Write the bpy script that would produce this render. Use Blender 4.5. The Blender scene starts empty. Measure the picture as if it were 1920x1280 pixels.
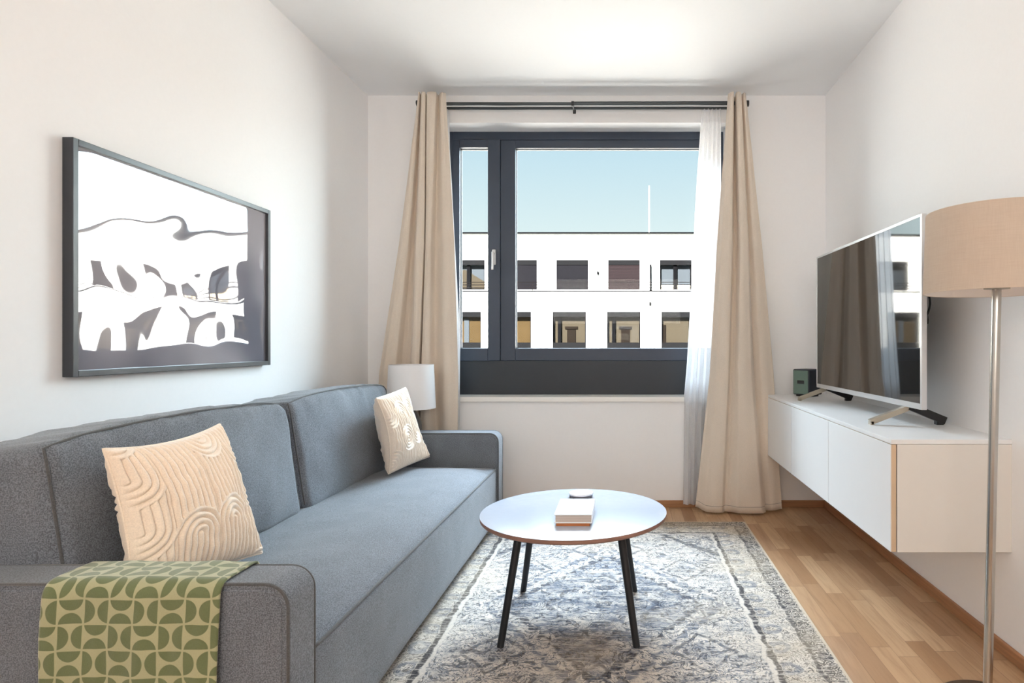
import bpy, bmesh, math, random
from mathutils import Vector, Matrix, noise
random.seed(7)
PI = math.pi
SC = bpy.context.scene
COL = SC.collection

# ------------------------------------------------------------------ camera
CZ = 1.068                      # eye height
FPX = 1150.0                    # focal length in pixels of the 1920 px frame
VX, VY = 1172.0, 642.0          # vanishing point of the room's depth
cd = bpy.data.cameras.new('camera'); cam = bpy.data.objects.new('camera', cd); COL.objects.link(cam)
cd.sensor_width = 36.0; cd.lens = FPX/1920*36.0
cd.shift_x = (960-VX)/1920; cd.shift_y = (VY-640)/1920
cd.clip_start = 0.02; cd.clip_end = 500
cam.location = (0, 0, CZ); cam.rotation_euler = (PI/2, 0, 0)
SC.camera = cam

# ------------------------------------------------------------------ view
vs = SC.view_settings
vs.view_transform = 'Standard'; vs.look = 'None'; vs.gamma = 1; vs.use_curve_mapping = False
vs.exposure = 0.75
try:
    SC.cycles.use_denoising = True
    SC.cycles.max_bounces = 16; SC.cycles.diffuse_bounces = 12; SC.cycles.transparent_max_bounces = 16
    SC.cycles.sample_clamp_indirect = 6.0
    SC.cycles.caustics_reflective = False
except Exception:
    pass

# ------------------------------------------------------------------ sky
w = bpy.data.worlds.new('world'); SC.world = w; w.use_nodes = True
wt = w.node_tree; wt.nodes.clear()
wo = wt.nodes.new('ShaderNodeOutputWorld'); wb = wt.nodes.new('ShaderNodeBackground')
wc = wt.nodes.new('ShaderNodeTexCoord'); ws = wt.nodes.new('ShaderNodeSeparateXYZ'); wr = wt.nodes.new('ShaderNodeValToRGB')
wt.links.new(wc.outputs['Generated'], ws.inputs[0]); wt.links.new(ws.outputs['Z'], wr.inputs[0])
wt.links.new(wr.outputs[0], wb.inputs[0]); wt.links.new(wb.outputs[0], wo.inputs[0])
e = wr.color_ramp.elements
e[0].position = 0.0; e[0].color = (.86, .96, .97, 1)
e[1].position = 1.0; e[1].color = (.22, .42, .72, 1)
x_ = e.new(0.18); x_.color = (.78, .93, .96, 1)
x_ = e.new(0.32); x_.color = (.58, .80, .93, 1)
# extra sky brightness added toward both sides to light the walls, strongest right
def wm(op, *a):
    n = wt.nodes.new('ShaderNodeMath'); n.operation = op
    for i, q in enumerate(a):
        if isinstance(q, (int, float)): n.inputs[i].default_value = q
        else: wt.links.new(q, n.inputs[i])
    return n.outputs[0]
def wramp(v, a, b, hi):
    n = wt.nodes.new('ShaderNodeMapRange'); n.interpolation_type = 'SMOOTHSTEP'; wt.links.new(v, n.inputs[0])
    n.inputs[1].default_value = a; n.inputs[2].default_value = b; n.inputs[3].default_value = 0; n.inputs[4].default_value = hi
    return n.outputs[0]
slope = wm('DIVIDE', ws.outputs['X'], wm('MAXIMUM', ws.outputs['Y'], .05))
side_fill = wm('ADD', wramp(slope, .15, .62, 20.0), wramp(wm('MULTIPLY', slope, -1.0), .32, .8, 7.0))
side_fill = wm('MULTIPLY', side_fill, wm('GREATER_THAN', ws.outputs['Y'], 0.0))
wt.links.new(wm('MULTIPLY', wm('ADD', side_fill, 1.0), .585), wb.inputs[1])

def lamp(kind, name, loc, target, energy, color, size=1, sy=None, angle=None):
    d = bpy.data.lights.new(name, kind); o = bpy.data.objects.new(name, d); COL.objects.link(o)
    o.location = loc; d.energy = energy; d.color = color
    dv = Vector(target)-Vector(loc)
    o.rotation_euler = dv.to_track_quat('-Z', 'Y').to_euler()
    if kind == 'AREA':
        d.shape = 'RECTANGLE'; d.size = size; d.size_y = sy or size
    if angle is not None: d.angle = angle
    return o
# the sun stands behind our own building and falls on the facade across the courtyard
lamp('SUN', 'sun', (-10, -20, 30), (-10+3.5, -20+10, 30-8), 50.0, (1.0, .97, .94), angle=math.radians(.6))
# added area lamp outside, below view, lighting the ceiling like assumed courtyard bounce
lamp('AREA', 'added_fill_below', (-.9, 8.6, -2.6), (-.3, 4.2, 1.85), 170, (1.0, .955, .90), 6.0, 2.8)
# added cool area lamp outside above the view, lighting floor, table and seat
lamp('AREA', 'added_fill_above', (-.2, 6.6, 5.0), (-.4, 3.2, .9), 1500, (.72, .86, 1.0), 4.0, 2.6)
# added fill light behind the camera, no known lamp, thrown up on the ceiling
lamp('AREA', 'fill_uplight', (-.2, -1.7, 1.75), (-.2, .3, 2.5), 30, (1.0, .95, .885), 2.2, .8)

# ------------------------------------------------------------------ helpers
def W(px, py, D):
    return Vector(((px-VX)/FPX*D, D, CZ-(py-VY)/FPX*D))
def WX(px, D): return (px-VX)/FPX*D
def WZ(py, D): return CZ-(py-VY)/FPX*D

def tag(o, label=None, cat=None, group=None, kind=None):
    if label: o['label'] = label
    if cat: o['category'] = cat
    if group: o['group'] = group
    if kind: o['kind'] = kind
    return o
def thing(name, loc, label=None, cat=None, group=None, kind=None):
    o = bpy.data.objects.new(name, None); COL.objects.link(o); o.location = loc
    o.empty_display_size = .05
    return tag(o, label, cat, group, kind)
def wloc(o):
    v = Vector((0, 0, 0))
    while o is not None:
        v += o.location; o = o.parent
    return v

class M:
    """collects geometry in world coordinates"""
    def __init__(s): s.v = []; s.f = []; s.uv = {}
    def add(s, vs_, fs_):
        b = len(s.v); s.v += [Vector(q) for q in vs_]; s.f += [tuple(b+i for i in f) for f in fs_]; return b
    def box(s, x0, x1, y0, y1, z0, z1, bev=0, seg=2):
        if bev <= 0:
            s.add([(x0,y0,z0),(x1,y0,z0),(x1,y1,z0),(x0,y1,z0),(x0,y0,z1),(x1,y0,z1),(x1,y1,z1),(x0,y1,z1)],
                  [(0,3,2,1),(4,5,6,7),(0,1,5,4),(1,2,6,5),(2,3,7,6),(3,0,4,7)])
        else:
            bm = bmesh.new(); bmesh.ops.create_cube(bm, size=1)
            for q in bm.verts:
                q.co = ((x0+x1)/2+q.co.x*(x1-x0), (y0+y1)/2+q.co.y*(y1-y0), (z0+z1)/2+q.co.z*(z1-z0))
            bmesh.ops.bevel(bm, geom=bm.edges[:], offset=bev, segments=seg, profile=.5, affect='EDGES')
            s.bm(bm)
        return s
    def bm(s, bm, mat=None):
        bm.verts.index_update()
        s.add([(mat @ q.co if mat else q.co.copy()) for q in bm.verts], [[q.index for q in f.verts] for f in bm.faces]); bm.free()
    def tube(s, pts, r, n=8, cap=True, closed=False):
        pts = [Vector(p) for p in pts]; m = len(pts)
        rr = r if isinstance(r, (list, tuple)) else [r]*m
        b = len(s.v); prev = None
        for i, p in enumerate(pts):
            if closed: t = (pts[(i+1) % m]-pts[i-1]).normalized()
            else: t = (pts[min(i+1, m-1)]-pts[max(i-1, 0)]).normalized()
            if prev is None:
                a = Vector((0, 0, 1)) if abs(t.z) < .9 else Vector((1, 0, 0))
                u = t.cross(a).normalized()
            else:
                u = (prev-t*prev.dot(t)).normalized()
            prev = u; v = t.cross(u)
            for k in range(n):
                a = 2*PI*k/n
                s.v.append(p+(u*math.cos(a)+v*math.sin(a))*rr[i])
        for i in range(m if closed else m-1):
            j = (i+1) % m
            for k in range(n):
                k2 = (k+1) % n
                s.f.append((b+i*n+k, b+i*n+k2, b+j*n+k2, b+j*n+k))
        if cap and not closed:
            s.f.append(tuple(b+k for k in reversed(range(n)))); s.f.append(tuple(b+(m-1)*n+k for k in range(n)))
        return s
    def lathe(s, prof, cx, cy, n=48, closed=False):
        b = len(s.v); m = len(prof)
        for (r, z) in prof:
            for k in range(n):
                a = 2*PI*k/n; s.v.append(Vector((cx+r*math.cos(a), cy+r*math.sin(a), z)))
        for i in range(m if closed else m-1):
            j = (i+1) % m
            for k in range(n):
                k2 = (k+1) % n
                s.f.append((b+i*n+k, b+i*n+k2, b+j*n+k2, b+j*n+k))
        return s
    def prism(s, poly, axis, a, b_):
        """poly of 2D points extruded along axis ('y': poly is (x,z))"""
        n = len(poly)
        def P(p, t):
            return (p[0], t, p[1]) if axis == 'y' else ((t, p[0], p[1]) if axis == 'x' else (p[0], p[1], t))
        s.add([P(p, a) for p in poly]+[P(p, b_) for p in poly],
              [tuple(range(n))[::-1], tuple(range(n, 2*n))]+[(i, (i+1) % n, n+(i+1) % n, n+i) for i in range(n)])
        return s
    def build(s, name, mat, parent=None, smooth=None, origin=None, sub=0, solid=0, uvs=None, bevel=0):
        me = bpy.data.meshes.new(name)
        if parent is not None: off = wloc(parent)
        else: off = Vector(origin) if origin is not None else Vector((0, 0, 0))
        me.from_pydata([tuple(q-off) for q in s.v], [], s.f)
        bm = bmesh.new(); bm.from_mesh(me); bmesh.ops.recalc_face_normals(bm, faces=bm.faces[:]); bm.to_mesh(me); bm.free()
        if uvs is not None:
            ul = me.uv_layers.new(name='UVMap')
            for lp in me.loops: ul.data[lp.index].uv = uvs[lp.vertex_index]
        me.materials.append(mat)
        o = bpy.data.objects.new(name, me); COL.objects.link(o)
        if parent is not None: o.parent = parent
        else: o.location = off
        if smooth is not None:
            for p in me.polygons: p.use_smooth = True
            if smooth > 0:
                try: me.set_sharp_from_angle(angle=math.radians(smooth))
                except Exception: pass
        if bevel:
            md = o.modifiers.new('bevel', 'BEVEL'); md.width = bevel; md.segments = 2; md.limit_method = 'ANGLE'
        if solid:
            md = o.modifiers.new('solid', 'SOLIDIFY'); md.thickness = solid; md.offset = 0
        if sub:
            md = o.modifiers.new('sub', 'SUBSURF'); md.levels = sub; md.render_levels = sub
        return o

def grid(nu, nv, fn):
    """fn(u,v)->Vector ; returns M and uvs"""
    m = M(); uv = []
    for j in range(nv+1):
        for i in range(nu+1):
            u, v = i/nu, j/nv; m.v.append(Vector(fn(u, v))); uv.append((u, v))
    for j in range(nv):
        for i in range(nu):
            a = j*(nu+1)+i; m.f.append((a, a+1, a+nu+2, a+nu+1))
    return m, uv

def interp(tab, t):
    """piecewise smooth interpolation of (key, value)"""
    if t <= tab[0][0]: return tab[0][1]
    for (a, va), (b, vb) in zip(tab, tab[1:]):
        if t <= b:
            k = (t-a)/(b-a); return va+(vb-va)*k
    return tab[-1][1]
def sst(a, b, x):
    t = max(0, min(1, (x-a)/(b-a))); return t*t*(3-2*t)
def nz(x, y, z, s=1.0): return noise.noise(Vector((x*s, y*s, z*s)))

# ------------------------------------------------------------------ shader maths
class S:
    def __init__(s, t, o): s.t = t; s.o = o
    def _m(s, op, *a):
        n = s.t.nodes.new('ShaderNodeMath'); n.operation = op
        for i, q in enumerate((s,)+a):
            if isinstance(q, S): s.t.links.new(q.o, n.inputs[i])
            else: n.inputs[i].default_value = q
        return S(s.t, n.outputs[0])
    def __add__(s, b): return s._m('ADD', b)
    __radd__ = __add__
    def __sub__(s, b): return s._m('SUBTRACT', b)
    def __rsub__(s, b): return (s*-1)+b
    def __mul__(s, b): return s._m('MULTIPLY', b)
    __rmul__ = __mul__
    def __truediv__(s, b): return s._m('DIVIDE', b)
    def abs(s): return s._m('ABSOLUTE')
    def floor(s): return s._m('FLOOR')
    def fract(s): return s._m('FRACT')
    def sin(s): return s._m('SINE')
    def sqrt(s): return s._m('SQRT')
    def pow(s, b): return s._m('POWER', b)
    def lt(s, b): return s._m('LESS_THAN', b)
    def gt(s, b): return s._m('GREATER_THAN', b)
    def min(s, b): return s._m('MINIMUM', b)
    def max(s, b): return s._m('MAXIMUM', b)
    def mod(s, b): return s._m('FLOORED_MODULO', b)
    def ramp(s, a, b, lo=0., hi=1.):
        n = s.t.nodes.new('ShaderNodeMapRange'); n.interpolation_type = 'SMOOTHSTEP'
        s.t.links.new(s.o, n.inputs[0]); n.inputs[1].default_value = a; n.inputs[2].default_value = b
        n.inputs[3].default_value = lo; n.inputs[4].default_value = hi
        return S(s.t, n.outputs[0])
    def line(s, c, w):        # 1 near the value c, 0 beyond w
        return (s-c).abs().ramp(w*.5, w, 1, 0)

def srgb(r, g, b):
    f = lambda c: (c/255/12.92) if c/255 <= .04045 else ((c/255+.055)/1.055)**2.4
    return (f(r), f(g), f(b), 1)

class Mat:
    def __init__(s, name, color=(.8, .8, .8, 1), rough=.5, metal=0., spec=.5, **kw):
        s.m = bpy.data.materials.new(name); s.m.use_nodes = True; s.t = s.m.node_tree
        s.b = s.t.nodes['Principled BSDF']; s.out = s.t.nodes['Material Output']
        s.b.inputs['Base Color'].default_value = color; s.b.inputs['Roughness'].default_value = rough
        s.b.inputs['Metallic'].default_value = metal; s.b.inputs['Specular IOR Level'].default_value = spec
        for k, v in kw.items(): s.b.inputs[k.replace('_', ' ')].default_value = v
    def coord(s, kind='Object'):
        n = s.t.nodes.new('ShaderNodeTexCoord'); s.vec = n.outputs[kind]
        q = s.t.nodes.new('ShaderNodeSeparateXYZ'); s.t.links.new(s.vec, q.inputs[0])
        return [S(s.t, q.outputs[i]) for i in range(3)]
    def vecof(s, x, y, z=0.):
        n = s.t.nodes.new('ShaderNodeCombineXYZ')
        for i, q in enumerate((x, y, z)):
            if isinstance(q, S): s.t.links.new(q.o, n.inputs[i])
            else: n.inputs[i].default_value = q
        return n.outputs[0]
    def noise(s, vec=None, scale=5., detail=3., rough=.5, dist=0.):
        n = s.t.nodes.new('ShaderNodeTexNoise'); s.t.links.new(vec or s.vec, n.inputs['Vector'])
        n.inputs['Scale'].default_value = scale; n.inputs['Detail'].default_value = detail
        n.inputs['Roughness'].default_value = rough; n.inputs['Distortion'].default_value = dist
        return S(s.t, n.outputs[0])
    def white(s, vec):
        n = s.t.nodes.new('ShaderNodeTexWhiteNoise'); n.noise_dimensions = '3D'; s.t.links.new(vec, n.inputs['Vector'])
        return S(s.t, n.outputs['Value'])
    def voro(s, vec, scale, feat='DISTANCE_TO_EDGE', rnd=1.):
        n = s.t.nodes.new('ShaderNodeTexVoronoi'); n.feature = feat; s.t.links.new(vec, n.inputs['Vector'])
        n.inputs['Scale'].default_value = scale; n.inputs['Randomness'].default_value = rnd
        return S(s.t, n.outputs['Distance'])
    def mix(s, fac, a, b):
        n = s.t.nodes.new('ShaderNodeMix'); n.data_type = 'RGBA'
        s.t.links.new(fac.o, n.inputs[0])
        for i, q in ((6, a), (7, b)):
            if isinstance(q, tuple): n.inputs[i].default_value = q
            else: s.t.links.new(q, n.inputs[i])
        return n.outputs[2]
    def color(s, sock): s.t.links.new(sock, s.b.inputs['Base Color']); return s
    def rough(s, q): s.t.links.new(q.o, s.b.inputs['Roughness']); return s
    def bump(s, h, strength=.3, dist=.002):
        n = s.t.nodes.new('ShaderNodeBump'); n.inputs['Strength'].default_value = strength; n.inputs['Distance'].default_value = dist
        s.t.links.new(h.o, n.inputs['Height']); s.t.links.new(n.outputs[0], s.b.inputs['Normal']); return s

def plain(name, rgb, rough=.5, metal=0., var=.03, scale=30, spec=.5, bump=0., **kw):
    m = Mat(name, srgb(*rgb), rough, metal, spec, **kw); m.coord()
    n = m.noise(scale=scale, detail=4)
    c = srgb(*rgb)
    m.color(m.mix(n, tuple(max(0, q*(1-var)) for q in c[:3])+(1,), tuple(min(1, q*(1+var)) for q in c[:3])+(1,)))
    if bump: m.bump(n, bump, .001)
    return m.m

def weave(name, rgb, dark=.6, light=1.35, scale=420, rough=.92, bump=.35, sheen=.25, stretch=(1, 1, 1)):
    m = Mat(name, srgb(*rgb), rough, 0, .15)
    m.b.inputs['Sheen Weight'].default_value = sheen; m.b.inputs['Sheen Roughness'].default_value = .5
    x, y, z = m.coord(); v = m.vecof(x*stretch[0], y*stretch[1], z*stretch[2])
    n = m.noise(v, scale=scale, detail=2, rough=.6); n2 = m.noise(scale=9, detail=3)
    c = srgb(*rgb)
    f = n.ramp(.33, .67)*.85+n2.ramp(.3, .7)*.15
    m.color(m.mix(f, tuple(q*dark for q in c[:3])+(1,), tuple(min(1, q*light) for q in c[:3])+(1,)))
    m.bump(n, bump, .0012)
    return m.m

# ------------------------------------------------------------------ materials
m_wall = plain('wall_paint', (240, 239, 239), .85, var=.015, scale=60, bump=.05, spec=.2)
m_ceil = plain('ceiling_paint', (238, 239, 240), .9, var=.01, scale=60, spec=.2)
m_frame = plain('anthracite_window_frame', (46, 56, 72), .42, var=.04, scale=20)
m_panel = plain('anthracite_panel', (34, 40, 47), .45, var=.04, scale=20)
m_bead = plain('grey_glazing_bead', (92, 96, 102), .6, var=.02)
m_sill = plain('sill_lacquer', (236, 233, 228), .4, var=.01)
m_white = plain('white_lacquer', (232, 232, 232), .38, var=.01)
m_cream = plain('cabinet_side', (223, 219, 213), .45, var=.015)
m_edge = plain('cabinet_door_edge', (205, 180, 150), .5, var=.03)
m_black = plain('black_metal', (22, 23, 26), .45, var=.1)
m_plastic = plain('black_plastic', (24, 24, 26), .4, var=.1)
m_navy = plain('navy_plastic', (24, 30, 42), .5, var=.1)
m_rod = plain('rod_metal', (72, 76, 78), .32, .7, var=.05)
m_silver = plain('brushed_silver', (205, 205, 206), .32, .45, var=.03, scale=80)
m_chrome = plain('satin_nickel', (190, 186, 180), .26, 1., var=.04, scale=50)
m_bronze = plain('lamp_base_metal', (96, 74, 56), .35, .6, var=.04)
m_foot = plain('foot_metal', (176, 166, 150), .35, .55, var=.05)
m_beige_curtain = weave('beige_curtain_cloth', (215, 202, 187), .93, 1.06, 700, .9, .12, .3, (1, 1, .35))
m_sofa = weave('grey_melange_upholstery', (106, 110, 116), .56, 1.44, 330)
m_sofa_side = m_sofa
m_piping = weave('upholstery_piping', (88, 88, 88), .8, 1.15, 400)
m_cushion = weave('cream_chenille', (238, 219, 198), .92, 1.05, 300, .95, .3, .5)
m_lshade = plain('white_shade_fabric', (232, 230, 230), .9, var=.02, scale=200, spec=.1)
m_ceramic = plain('grey_ceramic', (96, 94, 92), .3, var=.05, scale=8)
m_book = plain('book_cover', (236, 238, 240), .5, var=.015)
m_brownbook = plain('brown_cover', (176, 106, 56), .5, var=.08, scale=40)
m_dish = plain('white_ceramic', (238, 236, 236), .25, var=.01)
m_dishshade = plain('shaded_ceramic', (92, 88, 92), .4, var=.04)  # shadow low on the white dish, put into the colour of its side

def mk_sheer():
    m = Mat('sheer_cloth', (.93, .93, .93, 1), .9, 0, .1); t = m.t
    x, y, z = m.coord()
    tr = t.nodes.new('ShaderNodeBsdfTransparent'); tl = t.nodes.new('ShaderNodeBsdfTranslucent'); df = t.nodes.new('ShaderNodeBsdfDiffuse')
    tl.inputs[0].default_value = (.68, .68, .70, 1); df.inputs[0].default_value = (.9, .9, .9, 1)
    a = t.nodes.new('ShaderNodeMixShader'); a.inputs[0].default_value = .5
    t.links.new(tl.outputs[0], a.inputs[1]); t.links.new(df.outputs[0], a.inputs[2])
    b = t.nodes.new('ShaderNodeMixShader')
    n = m.noise(scale=300, detail=2)
    t.links.new(n.ramp(.35, .65, .84, .95).o, b.inputs[0])
    t.links.new(tr.outputs[0], b.inputs[1]); t.links.new(a.outputs[0], b.inputs[2]); t.links.new(b.outputs[0], m.out.inputs[0])
    return m.m
m_sheer = mk_sheer()

def mk_glass(name, tint=(.97, .985, .98, 1), refl=.06):
    m = Mat(name); t = m.t
    tr = t.nodes.new('ShaderNodeBsdfTransparent'); tr.inputs[0].default_value = tint
    gl = t.nodes.new('ShaderNodeBsdfGlossy'); gl.inputs['Roughness'].default_value = .01
    lw = t.nodes.new('ShaderNodeFresnel'); lw.inputs[0].default_value = 1.16
    b = t.nodes.new('ShaderNodeMixShader')
    t.links.new(lw.outputs[0], b.inputs[0]); t.links.new(tr.outputs[0], b.inputs[1]); t.links.new(gl.outputs[0], b.inputs[2])
    t.links.new(b.outputs[0], m.out.inputs[0]); return m.m
m_glass = mk_glass('window_glass')

def mk_floor():
    m = Mat('oak_parquet', rough=.42); x, y, z = m.coord()
    sw, sl = .0715, .46
    row = (x/sw).floor()
    off = m.white(m.vecof(row, 3.3, 0.))
    yy = y/sl+off*7.3
    colm = yy.floor()
    r1 = m.white(m.vecof(row, colm, 1.)); r2 = m.white(m.vecof(row, colm, 5.))
    g = m.noise(m.vecof(x*26, y*2.2+r1*40, r2*9), scale=1.6, detail=5, rough=.6, dist=.6)
    g2 = m.noise(m.vecof(x*150, y*5, r2*9), scale=1.5, detail=3)
    base = m.mix(r1, srgb(156, 118, 84), srgb(196, 162, 126))
    base = m.mix(r2.ramp(.72, .95)*.45, base, srgb(136, 98, 72))
    base = m.mix(g.ramp(.42, .75)*.42, base, srgb(136, 100, 70))
    base = m.mix(g2.ramp(.5, .8)*.22, base, srgb(126, 88, 58))
    fx = (x/sw).fract(); fy = yy.fract()
    gap = fx.min(1-fx).lt(.012).max(fy.min(1-fy).lt(.0025))
    base = m.mix(gap*.55, base, srgb(96, 64, 42))
    m.color(base); m.rough(g*.2+.3); m.bump(g2-gap*1.2, .12, .001)
    return m.m
m_floor = mk_floor()

def mk_oak(name, rgb, axis='y'):
    m = Mat(name, rough=.5); x, y, z = m.coord()
    v = m.vecof(x*3, y*30, z*60) if axis == 'x' else m.vecof(x*60, y*3, z*60)
    g = m.noise(v, scale=1.5, detail=4, dist=.4); c = srgb(*rgb)
    m.color(m.mix(g.ramp(.3, .75), c, tuple(q*.72 for q in c[:3])+(1,)))
    return m.m
m_base_y = mk_oak('oak_baseboard', (170, 122, 86)); m_base_x = mk_oak('oak_baseboard_back', (176, 128, 90), 'x')
m_ply = mk_oak('plywood_edge', (150, 112, 96), 'x')

def mk_tabletop():
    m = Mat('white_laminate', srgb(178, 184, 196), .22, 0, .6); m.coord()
    n = m.noise(scale=40, detail=2); m.rough(n*.08+.2)
    return m.m
m_table = mk_tabletop()

def mk_rug():
    m = Mat('faded_oriental_rug', rough=.95, spec=.1); x0, y0, z0 = m.coord()
    n1 = m.noise(scale=16, detail=2); n2 = m.noise(m.vecof(x0+9., y0+4., z0), scale=16, detail=2)
    x = x0+(n1-.5)*.035; y = y0+(n2-.5)*.035
    ax, ay = x.abs(), y.abs()
    b = (.80-ax).min(1.15-ay)                     # distance in from the edge
    cream = srgb(208, 199, 188); grey = srgb(138, 137, 138); blue = srgb(96, 104, 118); dark = srgb(54, 54, 60); tan = srgb(190, 172, 146)
    # field patches
    f1 = m.noise(m.vecof(x0*3, y0*7, 0.), scale=2.2, detail=5, rough=.65)
    streak = m.noise(m.vecof(x0*9, y0*70, 1.), scale=1.4, detail=4, rough=.7)
    base = m.mix(f1.ramp(.46, .66)*.7, cream, grey)
    # mirrored filigree
    fv = m.vecof(ax*1., ay*1., 0.)
    e1 = m.voro(fv, 13.); e2 = m.voro(fv, 27.)
    w1 = m.noise(fv, scale=11., detail=3, rough=.55, dist=1.2); w2 = m.noise(fv, scale=24., detail=3, rough=.6, dist=1.5)
    fil = w1.line(.5, .030).max(w1.line(.62, .022)); fil2 = w2.line(.48, .035).max(w2.line(.60, .03)); blot = w2.ramp(.64, .69)
    # medallion: stepped diamond rings
    sx = (ax*22).floor()/22*.5+ax*.5; sy_ = (ay*18).floor()/18*.5+ay*.5
    d = sx*1.45+sy_
    hexa = ax.max(ax*.5+ay*.62)
    inner = d.lt(.52); mid = d.gt(.52)*d.lt(.64)
    base = m.mix(inner*f1.ramp(.34, .60)*.85, base, blue)
    base = m.mix(d.line(.54, .022)*.9, base, dark)
    base = m.mix(d.line(.60, .018)*.9, base, cream)
    base = m.mix(d.line(.66, .028)*.75, base, blue)
    base = m.mix(d.line(.30, .016)*.7, base, dark)
    base = m.mix(d.line(.26, .014)*.6, base, cream)
    # diamonds repeated along the field
    yy = (ay-.66).abs(); d2 = ax*1.1+yy
    base = m.mix(d2.line(.20, .016)*b.gt(.23)*.75, base, dark)
    base = m.mix(d2.line(.13, .014)*b.gt(.23)*.6, base, blue)
    d3 = (ax-.36).abs()*1.2+(ay-.38).abs()
    base = m.mix(d3.line(.13, .014)*.7, base, dark)
    base = m.mix(d3.lt(.08)*.4, base, blue)
    corner = (ax*1.0+ay*.8)
    base = m.mix(corner.line(1.02, .03)*b.gt(.23)*.8, base, dark)
    base = m.mix(fil*.8*b.gt(.22), base, dark)
    base = m.mix(fil2*.75*b.gt(.22), base, blue)
    base = m.mix(blot*.6*b.gt(.22), base, dark)
    # border
    along = (b.gt(.0))*1.0
    inb = b.lt(.225)
    base = m.mix(inb*.85, base, m.mix(f1.ramp(.4, .65)*.5, cream, tan))
    e3 = m.voro(m.vecof(ax, ay, 2.), 21.); e4 = m.voro(m.vecof(x, y, 3.), 42.)
    base = m.mix(inb*e3.line(.12, .03)*.25, base, dark)
    base = m.mix(inb*fil2*.75, base, dark)
    base = m.mix(inb*blot*.6, base, dark)
    base = m.mix(b.line(.215, .013)*.9, base, dark)
    base = m.mix(b.line(.235, .010)*.8, base, cream)
    ob = b.gt(.015)*b.lt(.075)
    base = m.mix(ob*e4.line(.14, .11)*.85, base, dark)
    base = m.mix(b.line(.078, .008)*.8, base, dark)
    fl = ((ax.max(0.)*0+ (x*7.2)).fract()-.5).abs(); fl2 = ((y*7.2).fract()-.5).abs()
    flower = (fl*fl+fl2*fl2).sqrt()
    base = m.mix(inb*b.gt(.095)*b.lt(.20)*flower.line(.22, .10)*.6, base, blue)
    # distress
    base = m.mix(streak.ramp(.52, .62)*.55, base, cream)
    sp = m.noise(m.vecof(x0*60, y0*150, 5.), scale=1., detail=3, rough=.7)
    base = m.mix(sp.ramp(.60, .66)*.7, base, dark)
    base = m.mix(m.noise(m.vecof(x0*30, y0*50, 8.), scale=1.5, detail=3).ramp(.54, .68)*.5, base, cream)
    warm = m.noise(m.vecof(x0, y0, 11.), scale=2.2, detail=2)
    base = m.mix(warm.ramp(.5, .7)*.3, base, tan)
    base = m.mix((.80-x0.abs()).min(1.15-y0.abs()).lt(.010)*1.0, base, srgb(198, 184, 164))
    m.color(base)
    m.bump(m.noise(scale=500, detail=2)+sp*.6, .5, .002)
    return m.m
m_rug = mk_rug()

def mk_throw():
    m = Mat('green_geometric_cloth', rough=.95, spec=.1); u, v, _ = m.coord('UV')
    # uv scaled so that 1 = one motif cell
    wob = m.noise(scale=.6, detail=2)-.5; wob2 = m.noise(m.vecof(u+7., v, 0.), scale=.6, detail=2)-.5
    u = u+wob*.12; v = v+wob2*.12
    par = (u.floor()+v.floor()).mod(2.).gt(.5)
    fu, fv = u.fract(), v.fract()
    a = par*fu+(1-par)*fv; c = par*fv+(1-par)*fu      # a: across the flats, c: along them
    aa = a.min(1-a)                                    # distance from the flat edge
    cc = (c-.5).abs()
    r = ((aa/.45)*(aa/.45)+(cc/.46)*(cc/.46)).sqrt()
    half = r.ramp(.97, 1.03, 1, 0)*aa.ramp(.02, .05)
    th = m.noise(m.vecof(u*60, v*8, 0.), scale=1., detail=2); th2 = m.noise(m.vecof(u*8, v*60, 0.), scale=1., detail=2)
    li = m.mix(th*.6+th2*.4, srgb(158, 155, 118), srgb(178, 175, 140)); gr = m.mix(th*.5+th2*.5, srgb(92, 100, 66), srgb(116, 124, 86))
    m.color(m.mix(half, li, gr)); m.bump(th+th2+half*.6, .4, .0012)
    m.b.inputs['Sheen Weight'].default_value = .4
    return m.m
m_throw = mk_throw()

def mk_lampshade():
    m = Mat('linen_shade', rough=.9, spec=.1); x, y, z = m.coord(); t = m.t
    n = m.noise(m.vecof(x*14, y*14, z*500), scale=1.2, detail=3); n2 = m.noise(m.vecof(x*300, y*300, z*20), scale=1.2, detail=2)
    c = m.mix(n*.6+n2*.4, srgb(212, 194, 176), srgb(236, 222, 206)); m.color(c)
    tl = t.nodes.new('ShaderNodeBsdfTranslucent'); t.links.new(c, tl.inputs[0])
    mx = t.nodes.new('ShaderNodeMixShader'); mx.inputs[0].default_value = .35
    t.links.new(m.b.outputs[0], mx.inputs[1]); t.links.new(tl.outputs[0], mx.inputs[2]); t.links.new(mx.outputs[0], m.out.inputs[0])
    m.bump(n+n2, .2, .001)
    return m.m
m_linen = mk_lampshade()

def mk_screen():
    m = Mat('tv_screen', (.018, .017, .016, 1), .04, 0, .6); m.coord()
    n = m.noise(scale=3, detail=1); m.rough(n*.01+.03)
    m.b.inputs['Coat Weight'].default_value = .35; m.b.inputs['Coat Roughness'].default_value = .02
    m.b.inputs['Coat IOR'].default_value = 1.5
    return m.m
m_screen = mk_screen()

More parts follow.
